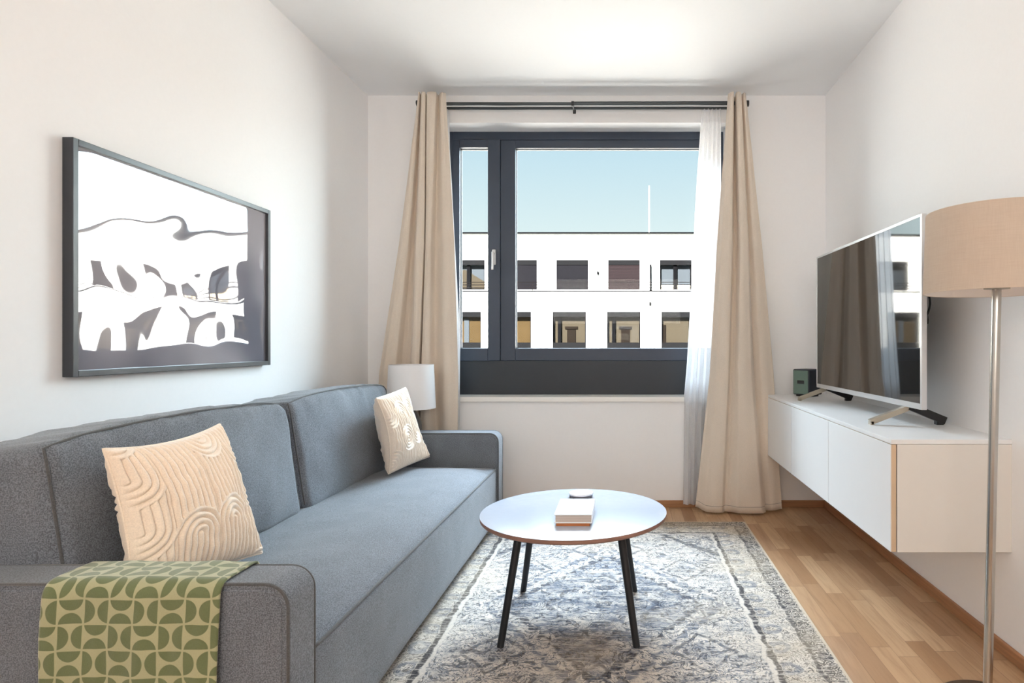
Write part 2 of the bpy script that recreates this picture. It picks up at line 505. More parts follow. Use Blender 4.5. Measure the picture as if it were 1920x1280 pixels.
def mk_poster():
    m = Mat('glossy_acrylic_print', rough=.03); t = m.t; m.coord()
    n = m.noise(scale=1.6, detail=2)
    df = t.nodes.new('ShaderNodeBsdfDiffuse'); t.links.new(m.mix(n.ramp(.35, .65), srgb(112, 110, 118), srgb(168, 160, 164)), df.inputs[0])
    gl = t.nodes.new('ShaderNodeBsdfGlossy'); gl.inputs['Roughness'].default_value = .015; gl.inputs[0].default_value = (.95, .96, 1, 1)
    mx = t.nodes.new('ShaderNodeMixShader'); mx.inputs[0].default_value = .26
    t.links.new(df.outputs[0], mx.inputs[1]); t.links.new(gl.outputs[0], mx.inputs[2]); t.links.new(mx.outputs[0], m.out.inputs[0])
    return m.m
m_poster = mk_poster()

# facade outside
m_fac = plain('white_render', (232, 229, 222), .9, var=.01, scale=1, spec=.1)
m_shut = plain('shutter_box_grey', (12, 12, 13), .8, var=.03, scale=2, spec=.02)
m_dframe = plain('facade_window_frame', (4, 4, 5), .8, var=.05, scale=2, spec=.02)
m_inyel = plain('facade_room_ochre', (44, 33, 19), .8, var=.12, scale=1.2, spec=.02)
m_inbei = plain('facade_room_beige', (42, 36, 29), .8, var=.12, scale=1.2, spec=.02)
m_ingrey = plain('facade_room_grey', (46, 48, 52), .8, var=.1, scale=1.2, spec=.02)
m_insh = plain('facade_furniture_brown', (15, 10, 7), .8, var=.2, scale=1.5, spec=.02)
m_roofcap = plain('roof_flashing', (6, 6, 8), .8, var=.03, scale=2, spec=.02)
m_rail = plain('rail_brown', (11, 8, 8), .8, var=.05, spec=.02)
m_ground = plain('courtyard_paving', (128, 124, 118), .9, var=.08, scale=.6, spec=.1)
def mk_blind(name, a, b):
    m = Mat(name, rough=.8, spec=.02); x, y, z = m.coord()
    m.color(m.mix((z/.09).fract().gt(.55), srgb(*a), srgb(*b))); return m.m
m_blind_g = mk_blind('grey_blind', (9, 9, 11), (14, 13, 16)); m_blind_r = mk_blind('reddish_blind', (14, 11, 12), (28, 21, 22))

# ------------------------------------------------------------------ room shell
XL, XR, YB, YF, ZC = -1.671, 1.302, 3.987, -2.6, 2.673
def structure(name, m, mat, **k): return tag(m.build(name, mat, **k), kind='structure')
structure('floor', M().box(XL-.3, XR+.3, YF-.3, YB+.4, -.2, 0), m_floor)
structure('ceiling', M().box(XL-.3, XR+.3, YF-.3, YB+.4, ZC, ZC+.25), m_ceil)
structure('wall_left', M().box(XL-.3, XL, YF-.3, YB+.4, 0, ZC), m_wall)
structure('wall_right', M().box(XR, XR+.3, YF-.3, YB+.4, 0, ZC), m_wall)
structure('wall_front', M().box(XL, XR, YF-.3, YF, 0, ZC), m_wall)
OX0, OX1 = -1.225, .665                      # window opening
OZ0, OZ1 = WZ(744, YB), WZ(230, YB)          # .714 .. 2.496
wl = M()
wl.box(XL, OX0, YB, YB+.4, 0, ZC); wl.box(OX1, XR, YB, YB+.4, 0, ZC)
wl.box(OX0, OX1, YB, YB+.4, 0, OZ0); wl.box(OX0, OX1, YB, YB+.4, OZ1, ZC)
structure('wall_back', wl, m_wall)
structure('baseboard_right', M().box(XR-.014, XR, YF, YB, 0, .045, .003), m_base_y)
structure('baseboard_left', M().box(XL, XL+.014, YF, YB, 0, .045, .003), m_base_y)
structure('baseboard_back', M().box(XL+.014, XR-.014, YB-.014, YB, 0, .045, .003), m_base_x)
structure('trim_1', M().box(OX0-.02, OX1+.02, YB-.022, YB+.165, OZ0-.031, OZ0+.002, .004), m_sill)

# window: fixed frame with a narrow sash on the left, a wide pane on the right, a solid panel below
YW = 4.158
win = thing('window_1', (-.28, YW, OZ0), kind='structure')
zt, zg, zb = OZ1+.002, WZ(277, YW), WZ(653, YW)
g1a, g1b, g2a, g2b = WX(862, YW), WX(915, YW), WX(966, YW), OX1-.075
zp = WZ(676, YW)
fr = M()
fr.box(OX0-.02, g1a-.045, YW, YW+.056, OZ0-.02, zt+.02)
fr.box(g2b+.0, OX1+.02, YW, YW+.056, OZ0-.02, zt+.02)
fr.box(g1a-.045, g2b, YW, YW+.056, zg+.055, zt+.02)
mx = WX(938, YW)
fr.box(mx+.0005, g2a, YW+.004, YW+.056, zp, zg+.055)
fr.box(g2a, g2b, YW+.004, YW+.056, zg, zg+.0555)
fr.box(g2a, g2b, YW+.004, YW+.056, zp, zb)
fr.build('frame', m_frame, win, bevel=.003)
sa = M()
sa.box(g1a-.045, g1a, YW-.008, YW+.056, zp, zg+.055)
sa.box(g1b, mx+.0005, YW-.008, YW+.056, zp, zg+.055)
sa.box(g1a, g1b, YW-.008, YW+.056, zg, zg+.055)
sa.box(g1a, g1b, YW-.008, YW+.056, zp-.001, zb)
sa.build('sash', m_frame, win, bevel=.003)
def ring(x0, x1, z0, z1, y, t, d, mat, name):
    b = M(); b.box(x0, x0+t, y, y+d, z0, z1); b.box(x1-t, x1, y, y+d, z0, z1); b.box(x0+t, x1-t, y, y+d, z0, z0+t); b.box(x0+t, x1-t, y, y+d, z1-t, z1)
    return b.build(name, mat, win)
ring(g1a-.001, g1b+.001, zb-.001, zg+.001, YW+.03, .005, .024, m_bead, 'glazing_bead')
ring(g2a-.001, g2b+.001, zb-.001, zg+.001, YW+.03, .005, .024, m_bead, 'glazing_bead')
M().box(g1a, g1b, YW+.045, YW+.051, zb, zg).build('pane', m_glass, win)
M().box(g2a, g2b, YW+.045, YW+.051, zb, zg).build('pane', m_glass, win)
M().box(g1a-.045, g2b, YW+.006, YW+.056, OZ0-.02, zp).build('lower_panel', m_panel, win, bevel=.002)
hx = WX(927, YW)
h = M(); h.box(hx-.013, hx+.013, YW-.02, YW-.007, WZ(497, YW), WZ(468, YW), .006, 3)
h.tube([(hx, YW-.02, WZ(477, YW)), (hx, YW-.05, WZ(477, YW))], .009, 12)
h.tube([(hx, YW-.05, WZ(474, YW)), (hx+.001, YW-.052, WZ(488, YW)), (hx-.002, YW-.05, WZ(507, YW))], [.0095, .0095, .008], 12)
h.build('handle', m_silver, win, smooth=40)

# ------------------------------------------------------------------ across the courtyard
structure('ground', M().box(-70, 70, YB+3, 120, -13, -12.6), m_ground)
YL, YU = 35.0, 36.6
bl = thing('apartment_building', (-2, YL, -12.6), 'white rendered apartment building with dark-framed windows and a railed terrace, across the courtyard', 'building')
zroof, zled = WZ(438, YU), WZ(544, YL)
def wall_holes(name, y, d, z0, z1, x0, x1, holes):
    """slab at depth y..y+d with rectangular holes (hx0,hx1,hz0,hz1) all in one row"""
    b = M(); hs = sorted(holes)
    hz0, hz1 = hs[0][2], hs[0][3]
    b.box(x0, x1, y, y+d, hz1, z1); b.box(x0, x1, y, y+d, z0, hz0)
    cur = x0
    for q in hs:
        b.box(cur, q[0], y, y+d, hz0, hz1); cur = q[1]
    b.box(cur, x1, y, y+d, hz0, hz1)
    return b.build(name, m_fac, bl)
X0, X1 = -30.0, 38.0
up = [(849-97*k, 909-97*k, 'x') for k in (7, 6, 5, 4, 3, 2, 1)]+[(849, 909, 'gable'), (947, 1007, 'bg'), (1043, 1103, 'bg'), (1140, 1200, 'br'), (1237, 1297, 'open'), (1334, 1394, 'x'), (1431, 1491, 'bg')]+[(1431+97*k, 1491+97*k, 'open' if k % 3 == 1 else 'bg') for k in range(1, 9)]
lo = [(840-102*k, 902-102*k, 'y') for k in (7, 6, 5, 4, 3, 2, 1)]+[(840, 902, 'y'), (934, 996, 'y2'), (1036, 1099, 'm'), (1138, 1201, 'm2'), (1240, 1302, 'b'), (1342, 1404, 'b'), (1444, 1506, 'b')]+[(1444+102*k, 1506+102*k, 'm' if k % 2 else 'b') for k in range(1, 9)]
zu0, zu1 = WZ(543, YU), WZ(487, YU); zl0, zl1 = WZ(660, YL), WZ(584, YL)
wall_holes('upper_wall', YU, .35, zled-.3, zroof, X0, X1, [(WX(a, YU), WX(b, YU), zu0, zu1) for a, b, _ in up])
lowrows = [(zl0, zl1)]
wall_holes('lower_wall', YL, .35, zl0-.75, zled, X0, X1, [(WX(a, YL), WX(b, YL), zl0, zl1) for a, b, _ in lo])
b = M(); b.box(X0, X1, YL, YL+.35, -12.6, zl0-.75); b.build('street_wall', m_fac, bl)
M().box(X0, X1, YL, YU+.1, zled-.09, zled).build('terrace_ledge', m_rail, bl)
M().box(X0, X1, YU-.1, YU+6, zroof, zroof+.08).build('roof', m_roofcap, bl)
M().box(X0, X1, YU+5, YU+6, -12.6, zroof).build('rear_wall', m_fac, bl)
M().box(X0-.1, X0, YL, YU+6, -12.6, zroof).build('side_wall', m_fac, bl)
M().box(X1, X1+.1, YL, YU+6, -12.6, zroof).build('side_wall', m_fac, bl)
def fwin(a, b_, y, z0, z1, kind):
    x0, x1 = WX(a, y), WX(b_, y); W_ = x1-x0
    f = M(); t = .07
    f.box(x0, x0+t, y+.12, y+.22, z0, z1); f.box(x1-t, x1, y+.12, y+.22, z0, z1); f.box(x0+t, x1-t, y+.12, y+.22, z0, z0+t); 
    if kind == 'gable': f.box(x0+W_*.42, x0+W_*.42+.2, y+.12, y+.2, z0+t, z1)
    if kind == 'open': f.box(x0+W_*.43, x0+W_*.43+.22, y+.12, y+.2, z0+t, z1)
    if kind in ('m', 'm2'): f.box(x0+W_*.15, x0+W_*.15+.18, y+.12, y+.2, z0+t, z1)
    if kind == 'b': f.box(x1-.3, x1-t, y+.12, y+.2, z0+t, z1)
    w_ = f.build('window', m_dframe, bl)
    M().box(x0, x1, y+.015, y+.14, z1-.30, z1).build('shutter_box', m_shut, w_)
    if y == YL:
        M().box(x0, x1, y+.03, y+.12, z0, z0+.55).build('sill_panel', m_shut, w_)
    if kind in ('bg', 'br'):
        M().box(x0+t*.5, x1-t*.5, y+.05, y+.08, z0+t*.5, z1-.3).build('blind', m_blind_g if kind == 'bg' else m_blind_r, w_)
    else:
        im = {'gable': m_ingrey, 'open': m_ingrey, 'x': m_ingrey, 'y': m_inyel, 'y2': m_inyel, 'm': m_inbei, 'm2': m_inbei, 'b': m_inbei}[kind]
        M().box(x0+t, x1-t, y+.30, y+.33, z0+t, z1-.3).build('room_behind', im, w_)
        if kind == 'gable':
            c = M(); c.prism([(x0+t, z0+.1), (x1-t, z0+.1), (x1-t, z0+.5), (x0+W_*.35, z1-.55), (x0+t, z1-.7)], 'y', y+.27, y+.295); c.build('curtain', m_inbei, w_)
        if kind == 'open':
            M().box(x0+t, x1-t, y+.27, y+.295, z0+t, z0+.32).build('room_furniture', m_edge, w_)
        if kind in ('m', 'm2'):
            hh = z1-z0
            c = M(); c.box(x0+W_*.42, x0+W_*.68, y+.25, y+.29, z0+.5, z0+.5+hh*.34); c.box(x0+W_*.36, x0+W_*.74, y+.24, y+.29, z0+.5+hh*.36, z0+.5+hh*.42)
            c.build('room_furniture', m_insh, w_)
        if kind == 'y':
            M().box(x0+W_*.45, x0+W_*.6, y+.26, y+.29, z0+.55, z1-.4).build('curtain', m_ingrey, w_)
        if kind == 'b':
            M().box(x0+t, x0+.28, y+.25, y+.29, z0+.55, z1-.75).build('room_furniture', m_insh, w_)
        M().box(x0+t, x1-t, y+.16, y+.17, z0+t, z1-.3).build('pane', m_glass, w_)
for a, b_, k in up: fwin(a, b_, YU, zu0, zu1, k)
for a, b_, k in lo: fwin(a, b_, YL, zl0, zl1, k)
rl = M()
for yy in (529, 534, 539): rl.box(X0, X1, YL+.08, YL+.11, WZ(yy, YL+.1)-.018, WZ(yy, YL+.1)+.018)
for k in range(32):
    xx = WX(200+k*66.5, YL); rl.box(xx-.015, xx+.015, YL+.07, YL+.12, zled, WZ(528, YL+.1))
rl.build('railing', m_rail, bl)
M().box(WX(1218, YU), WX(1221, YU), YU-.15, YU, zled, WZ(496, YU)).build('downpipe', m_dframe, bl)
M().box(WX(1119, YU), WX(1123, YU), YU-.12, YU, WZ(514, YU), WZ(509, YU), .02).build('wall_light', m_dframe, bl)
M().box(WX(1217, YL), WX(1221, YL), YL-.12, YL, WZ(573, YL), WZ(566, YL), .02).build('wall_light', m_shut, bl)
M().tube([(WX(1217, YU+2), YU+2, zroof+.08), (WX(1217, YU+2), YU+2, WZ(348, YU+2))], .03, 6).build('antenna_mast', m_sill, bl)

# ------------------------------------------------------------------ curtains
YR1, YR2 = 3.86, 3.932
zr = CZ+1.502
cr = thing('curtain_rod', (-.3, 3.89, zr), 'long dark grey double metal curtain rod above the window', 'curtain rod')
xa, xb = WX(783, YR1), WX(1402, YR1)
M().tube([(xa+.01, YR1, zr), (WX(1074, YR1), YR1, zr-.001)], .0105, 14).tube([(WX(1074, YR1), YR1, zr+.001), (xb-.01, YR1, zr+.004)], .0125, 14).build('front_rod', m_rod, cr, smooth=40)
M().tube([(xa+.03, YR2, zr-.002), (xb-.03, YR2, zr)], .0085, 12).build('rear_rod', m_rod, cr, smooth=40)
for x, s in ((xa, -1), (xb, 1)):
    M().tube([(x-s*.012, YR1, zr+.002), (x+s*.006, YR1, zr+.002)], .019, 16).build('finial', m_black, cr, smooth=40)
for x in (xa+.05, WX(1074, YR1), xb-.05):
    b = M(); b.box(x-.004, x+.004, YR1-.008, YB, zr-.012, zr-.006, .001)
    b.box(x-.010, x+.010, YB-.006, YB, zr-.016, zr+.012, .002)
    b.tube([(x-.008, YR1, zr), (x+.008, YR1, zr)], .0165, 12)
    b.build('bracket', m_black, cr, smooth=40)

def curtain(name, label, cat, mat, left, right, zt, zb_fn, yc, nf, amp_t, amp_b, over, ph, seed, thick=.003, group=None, warp=None, nu=260, nv=70):
    def fn(u, v):
        z = zt+(zb_fn(u)-zt)*v
        py = VY-(z-CZ)/yc*FPX
        x0, x1 = WX(interp(left, py), yc), WX(interp(right, py), yc)
        uu = warp(u, v) if warp else u
        amp = amp_t+(amp_b-amp_t)*sst(0, .9, v)
        p = 2*PI*nf*u+ph+.5*nz(u*3, v*1.2, seed)*v
        fx = x0+(x1-x0)*uu
        wn = (x1-x0)/nf
        edge = math.sin(PI*u)**.35 if 0 < u < 1 else 0
        fx += over*wn*math.sin(2*p)*edge
        y = yc+amp*math.sin(p)*(.8+.4*nz(u*4, 0, seed+3))+.012*nz(u*6, v*5, seed+5)*v
        y += .004*nz(u*22, v*16, seed+9)*v
        return Vector((fx, y, z))
    m, uv = grid(nu, nv, fn)
    # origin at the hem
    zmin = min(q.z for q in m.v); cx = sum(q.x for q in m.v)/len(m.v)
    t = thing(name, (cx, yc, zmin), label, cat, group)
    c = m.build('cloth', mat, t, smooth=0, solid=thick, uvs=uv)
    return t, fn
ztop = CZ+466/FPX*YR1
def drape(label, pts, keys, zb_fn, seed):
    """cloth whose cross-section passes through control points: (px at each key height), depth at top, depth at hem (+ = toward the room)"""
    n = len(pts); yc = YR1-.022
    def cr_(a, b, c, d, t): return .5*(2*b+(c-a)*t+(2*a-5*b+4*c-d)*t*t+(3*b-a-3*c+d)*t**3)
    def fn(u, v):
        s = u*(n-1); k = min(int(s), n-2); t = s-k
        z = ztop+(zb_fn(u)-ztop)*v; py = VY-(z-CZ)/YR1*FPX
        xs, ds = [], []
        for q in (max(k-1, 0), k, k+1, min(k+2, n-1)):
            p = pts[q]; xs.append(WX(interp(list(zip(keys, p[0])), py), YR1)); ds.append(p[1]+(p[2]-p[1])*sst(0, 1, v))
        t2 = t*t*(3-2*t)*.5+t*.5
        x = xs[1]+(xs[2]-xs[1])*t; d = cr_(*ds, t2)
        d += .024*(1-sst(.02, .3, v))+.006*nz(u*5, v*4, seed)*v+.003*nz(u*14, v*13, seed+3)*v
        # perspective width holds because the depth change is small
        y = yc-d+.012*v
        return Vector((x*(y/YR1*.5+.5) if v < 1 else x, y, z-.014*(1-sst(0, .25, v))))
    m, uv = grid((n-1)*16, 80, fn)
    zmin = min(q.z for q in m.v); cx = sum(q.x for q in m.v)/len(m.v)
    t = thing('curtain', (cx, yc, zmin), label, 'curtain', 'beige window curtains')
    c = m.build('cloth', m_beige_curtain, t, smooth=0, solid=.003, uvs=uv)
    h = M(); h.tube([fn(i/120, .985)+Vector((0, -.0025, 0)) for i in range(121)], .0009, 5); h.build('hem_stitching', m_piping, t)
    return t
K4 = (178, 460, 700, 960)
drape('beige floor-length curtain gathered at the left of the window, behind the small white lamp', [
    ((787, 749, 712, 696), .00, .00), ((788.5, 757, 724, 706), .018, .03), ((790, 766, 741, 726), .012, .02), ((791, 771, 750, 740), -.03, -.055),
    ((792, 776, 766, 756), -.03, -.055), ((794, 783, 775, 766), .02, .038), ((800, 796, 786, 780), .016, .025), ((801.5, 798, 788.5, 784), -.03, -.045),
    ((804, 800, 792, 788), .016, .025), ((820, 808, 806, 806), .018, .03), ((822.5, 816, 815, 818), -.03, -.035), ((830, 835, 838, 838), .012, .03), ((838, 853, 860, 858), .0, .005)],
    K4, lambda u: .02, 1.3)
drape('beige floor-length curtain gathered at the right of the window, beside the wall cabinet', [
    ((1364, 1344, 1331, 1303), -.012, -.02), ((1369, 1354, 1345, 1322), .014, .02), ((1374, 1371, 1364, 1350), .018, .045), ((1375.5, 1375, 1369, 1358), -.055, .01),
    ((1377, 1382, 1375, 1366), -.055, .02), ((1380, 1387, 1385, 1384), .018, .06), ((1387, 1400, 1406, 1425), .018, .06), ((1388.5, 1403, 1412, 1433.5), .0, .03),
    ((1389.5, 1404, 1413.5, 1432), -.02, -.01), ((1393, 1414, 1430, 1448), .008, .012), ((1397, 1428, 1450, 1466), .0, .00)],
    K4, lambda u: .012+.02*sst(.12, 0, u)+.012*sst(.8, 1, u), 7.7)
Rs_l = [(200, 1316), (260, 1312), (330, 1307), (400, 1303), (460, 1300), (600, 1293), (680, 1288), (740, 1283), (945, 1281)]
Rs_r = [(200, 1352), (300, 1352), (460, 1352), (700, 1345), (945, 1336)]
Ls_l = [(200, 806), (700, 800), (945, 800)]
Ls_r = [(200, 842), (280, 843), (350, 847), (430, 851), (640, 862), (800, 861), (945, 860)]
zst = zr-.002
curtain('sheer_curtain', 'white translucent sheer curtain hanging beside the right beige curtain', 'curtain', m_sheer, Rs_l, Rs_r, zst, lambda u: .03, YR2, 5, .010, .022, .12, .3, 21., .0, 'white sheer curtains', None, 160, 50)
curtain('sheer_curtain', 'white translucent sheer curtain, only a sliver showing past the left beige curtain', 'curtain', m_sheer, Ls_l, Ls_r, zst, lambda u: .03, YR2, 5, .010, .020, .12, 1.3, 31., .0, 'white sheer curtains', None, 160, 50)

# ------------------------------------------------------------------ framed picture
PX = -1.638
pt = thing('framed_picture', (XL, 2.33, 1.32), 'black framed landscape print under wavy glossy acrylic, hanging above the grey sofa', 'picture')
y0, y1, z0, z1 = 1.82, 2.835, .965, 1.678
def frame_bar(a, b, c, d): return (a, b, c, d)
fm = M(); t = .019
fm.box(XL, PX, y0, y0+t, z0, z1); fm.box(XL, PX, y1-t, y1, z0, z1); fm.box(XL, PX, y0+t, y1-t, z0, z0+t); fm.box(XL, PX, y0+t, y1-t, z1-t, z1)
m_pf = plain('picture_frame_black', (52, 55, 60), .35, var=.05)
fm.build('frame', m_pf, pt, bevel=.0015)
def pw(u, v):
    y = y0+t-.001+(y1-y0-2*t+.002)*u; z = z0+t-.001+(z1-z0-2*t+.002)*v
    a = (u*(1-u)*v*(1-v)*16)**.5
    hgt = .0042*nz(u*1.6+.3, v*1.9, 2.2)+.0022*nz(u*3.4, v*3.0, 5.1)*(1.3-v)+.0014*nz(u*7, v*6, 8.8)*(1.2-v)*(1.2-.7*u)
    return Vector((PX-.013+hgt*a, y, z))
m, uv = grid(150, 110, pw); m.build('print', m_poster, pt, smooth=0)
M().box(XL+.002, XL+.008, y0+t, y1-t, z0+t, z1-t).build('backing', m_black, pt)

# ------------------------------------------------------------------ sofa
SX0, SX1 = XL+.03, -.728     # back against the wall, front
SY0, SY1 = 1.306, 3.59       # near arm outside, far arm outside
IY0, IY1 = 1.418, 3.472      # arm insides
AZ = .555
sofa = thing('sofa', ((SX0+SX1)/2, (SY0+SY1)/2, 0), 'long grey upholstered sofa with two back cushions along the left wall', 'sofa')
def soft_box(x0, x1, y0_, y1_, z0_, z1_, r, bulge=(0, 0, 0), n=(14, 30, 14), deform=None):
    """rounded box with crowned faces"""
    cx, cy, cz = (x0+x1)/2, (y0_+y1_)/2, (z0_+z1_)/2; hx, hy, hz = (x1-x0)/2, (y1_-y0_)/2, (z1_-z0_)/2
    bm = bmesh.new(); idx = {}
    def vert(i, j, k):
        key = (i, j, k)
        if key in idx: return idx[key]
        a, b, c = -1+2*i/n[0], -1+2*j/n[1], -1+2*k/n[2]
        # cluster toward the edges for rounder rims
        sp = lambda q: math.sin(q*PI/2)*.55+q*.45
        a, b, c = sp(a), sp(b), sp(c)
        p = Vector((a*hx, b*hy, c*hz))
        q = Vector((max(-hx+r, min(hx-r, p.x)), max(-hy+r, min(hy-r, p.y)), max(-hz+r, min(hz-r, p.z))))
        d = p-q
        if d.length > 1e-9: p = q+d.normalized()*r*min(1, d.length/r) if d.length > r else p
        p.x += bulge[0]*a*(1-b*b)*(1-c*c); p.y += bulge[1]*b*(1-a*a)*(1-c*c); p.z += bulge[2]*c*(1-a*a)*(1-b**4)
        p += Vector((cx, cy, cz))
        if deform: p = deform(p, a, b, c)
        idx[key] = bm.verts.new(p); return idx[key]
    for j in range(n[1]):
        for k in range(n[2]):
            for i in (0, n[0]): bm.faces.new([vert(i, j, k), vert(i, j+1, k), vert(i, j+1, k+1), vert(i, j, k+1)])
    for i in range(n[0]):
        for k in range(n[2]):
            for j in (0, n[1]): bm.faces.new([vert(i, j, k), vert(i+1, j, k), vert(i+1, j, k+1), vert(i, j, k+1)])
        for j in range(n[1]):
            for k in (0, n[2]): bm.faces.new([vert(i, j, k), vert(i+1, j, k), vert(i+1, j+1, k), vert(i, j+1, k)])
    m = M(); m.bm(bm); return m
# arms: rounded front top corner, side panels outlined with piping
def arm_profile(x0, x1, z0_, z1_, r, n=8):
    p = [(x0, z0_), (x1, z0_)]
    for k in range(n+1):
        a = PI/2*k/n; p.append((x1-r+r*math.cos(a), z1_-r+r*math.sin(a)))
    p.append((x0, z1_)); return p
def arm(ya, yb, outer_first):
    pr = arm_profile(SX0, SX1+.012, .03, AZ, .05)
    m = M(); m.prism(pr, 'y', ya, yb)
    a = m.build('armrest', m_sofa, sofa, smooth=35, bevel=.006)
    for y in (ya+.001, yb-.001):
        path = [(x, y, z) for x, z in arm_profile(SX0, SX1+.010, .03, AZ-.002, .05)[1:]]
        q = M(); q.tube(path, .0035, 8); q.build('piping', m_piping, a, smooth=0)
        s_ = -1 if y < (ya+yb)/2 else 1
        pn = M(); pn.prism(arm_profile(SX0+.01, SX1-.002, .04, AZ-.014, .042), 'y', (ya-.003) if s_ < 0 else (yb-.004), (ya+.004) if s_ < 0 else (yb+.003))
        pn.build('side_panel', m_sofa_side, a, smooth=35, bevel=.002)
arm(SY0, IY0, True); arm(IY1, SY1, False)
for x in (SX0+.07, SX1-.07):
    for y in (SY0+.05, SY1-.05):
        M().lathe([(.0, 0), (.022, 0), (.024, .03), (0, .03)], x, y, 16).build('foot', m_black, sofa)
# base hidden under the seat and the back panel
M().box(SX0, SX1-.03, IY0, IY1, .03, .16).build('base', m_sofa_side, sofa, bevel=.004)
M().box(SX0, SX0+.10, IY0, IY1, .16, .74).build('back_frame', m_sofa_side, sofa, bevel=.01)
def seat_def(p, a, b, c):
    if c > .2:
        w_ = sst(-.2, 1, c)
        p.z += w_*(.044*(1-max(0, a)**5)*(1-b**6)-.012)
        p.z += w_*(.004*nz(p.x*2, p.y*2.6, 1)+.003*nz(p.x*8, p.y*5, 4)+.0035*nz(p.x*3, p.y*22, 2)*sst(3.0, 3.35, p.y))
    p.x += .004*nz(p.y*3, p.z*5, 3)*(1 if a > .9 else 0)
    return p
st = soft_box(SX0+.10, SX1, IY0+.004, IY1-.004, .05, .372, .022, (0.006, 0, 0), (40, 110, 14), seat_def).build('seat_cushion', m_sofa, sofa, smooth=0)
q = M(); q.tube([(SX1-.004, y, .353+.004*nz(y*3, 0, 0)) for y in [IY0+.01+(IY1-IY0-.02)*k/60 for k in range(61)]], .0045, 8)
q.build('piping', m_piping, st, smooth=0)
MY = (IY0+IY1)/2
def back_cushion(ya, yb, seed):
    zb_, zt_ = .385, .835
    def df(p, a, b, c):
        k = (p.z-zb_)/(zt_-zb_)
        p.x -= .07*k                                       # leans back
        # top face drops toward the wall
        back = max(0, (-1.36-p.x)/.25)
        if k > .6: p.z += -.03*back*sst(.6, 1, k)+.022*(1-b*b)*sst(.7, 1, k)-.012*sst(.8, 1, k)*(abs(b)**8)
        p.x += .012*nz(p.y*3, p.z*4, seed)+.006*nz(p.y*8, p.z*9, seed+3)+.005*nz(p.y*24, p.z*5, seed+8)*sst(.7, 1, k)
        p.z += (.004*nz(p.y*5, p.x*5, seed+5)+.007*nz(p.y*26, p.x*4, seed+1)*sst(.8, 1, k))
        return p
    c = soft_box(SX0+.09, -1.272, ya, yb, zb_, zt_, .035, (.048, .006, .0), (22, 64, 26), df).build('back_cushion', m_sofa, sofa, smooth=0)
    # seam along the front rim: up one side, across the top, down the other
    path = []
    xf = lambda z: -1.272-.022-.07*(z-zb_)/(zt_-zb_)
    N_ = 14
    for k in range(N_): z = zb_+.03+(zt_-zb_-.06)*k/N_; path.append((xf(z)+.012, ya+.006, z))
    for k in range(41):
        u = k/40; b_ = -1+2*u; y = ya+.012+(yb-ya-.024)*u
        path.append((xf(zt_)+.006+.012*(1-b_*b_), y, zt_-.002+.022*(1-b_*b_)-.012*abs(b_)**8-.004*(1-abs(b_))+.003*nz(y*6, 1, seed)))
    for k in range(N_, -1, -1): z = zb_+.03+(zt_-zb_-.06)*k/N_; path.append((xf(z)+.012, yb-.006, z))
    s_ = M(); s_.tube(path, .0032, 8); s_.build('seam', m_piping, c, smooth=0)
back_cushion(IY0+.002, MY-.014, 3.1); back_cushion(MY+.014, IY1-.012, 9.4)

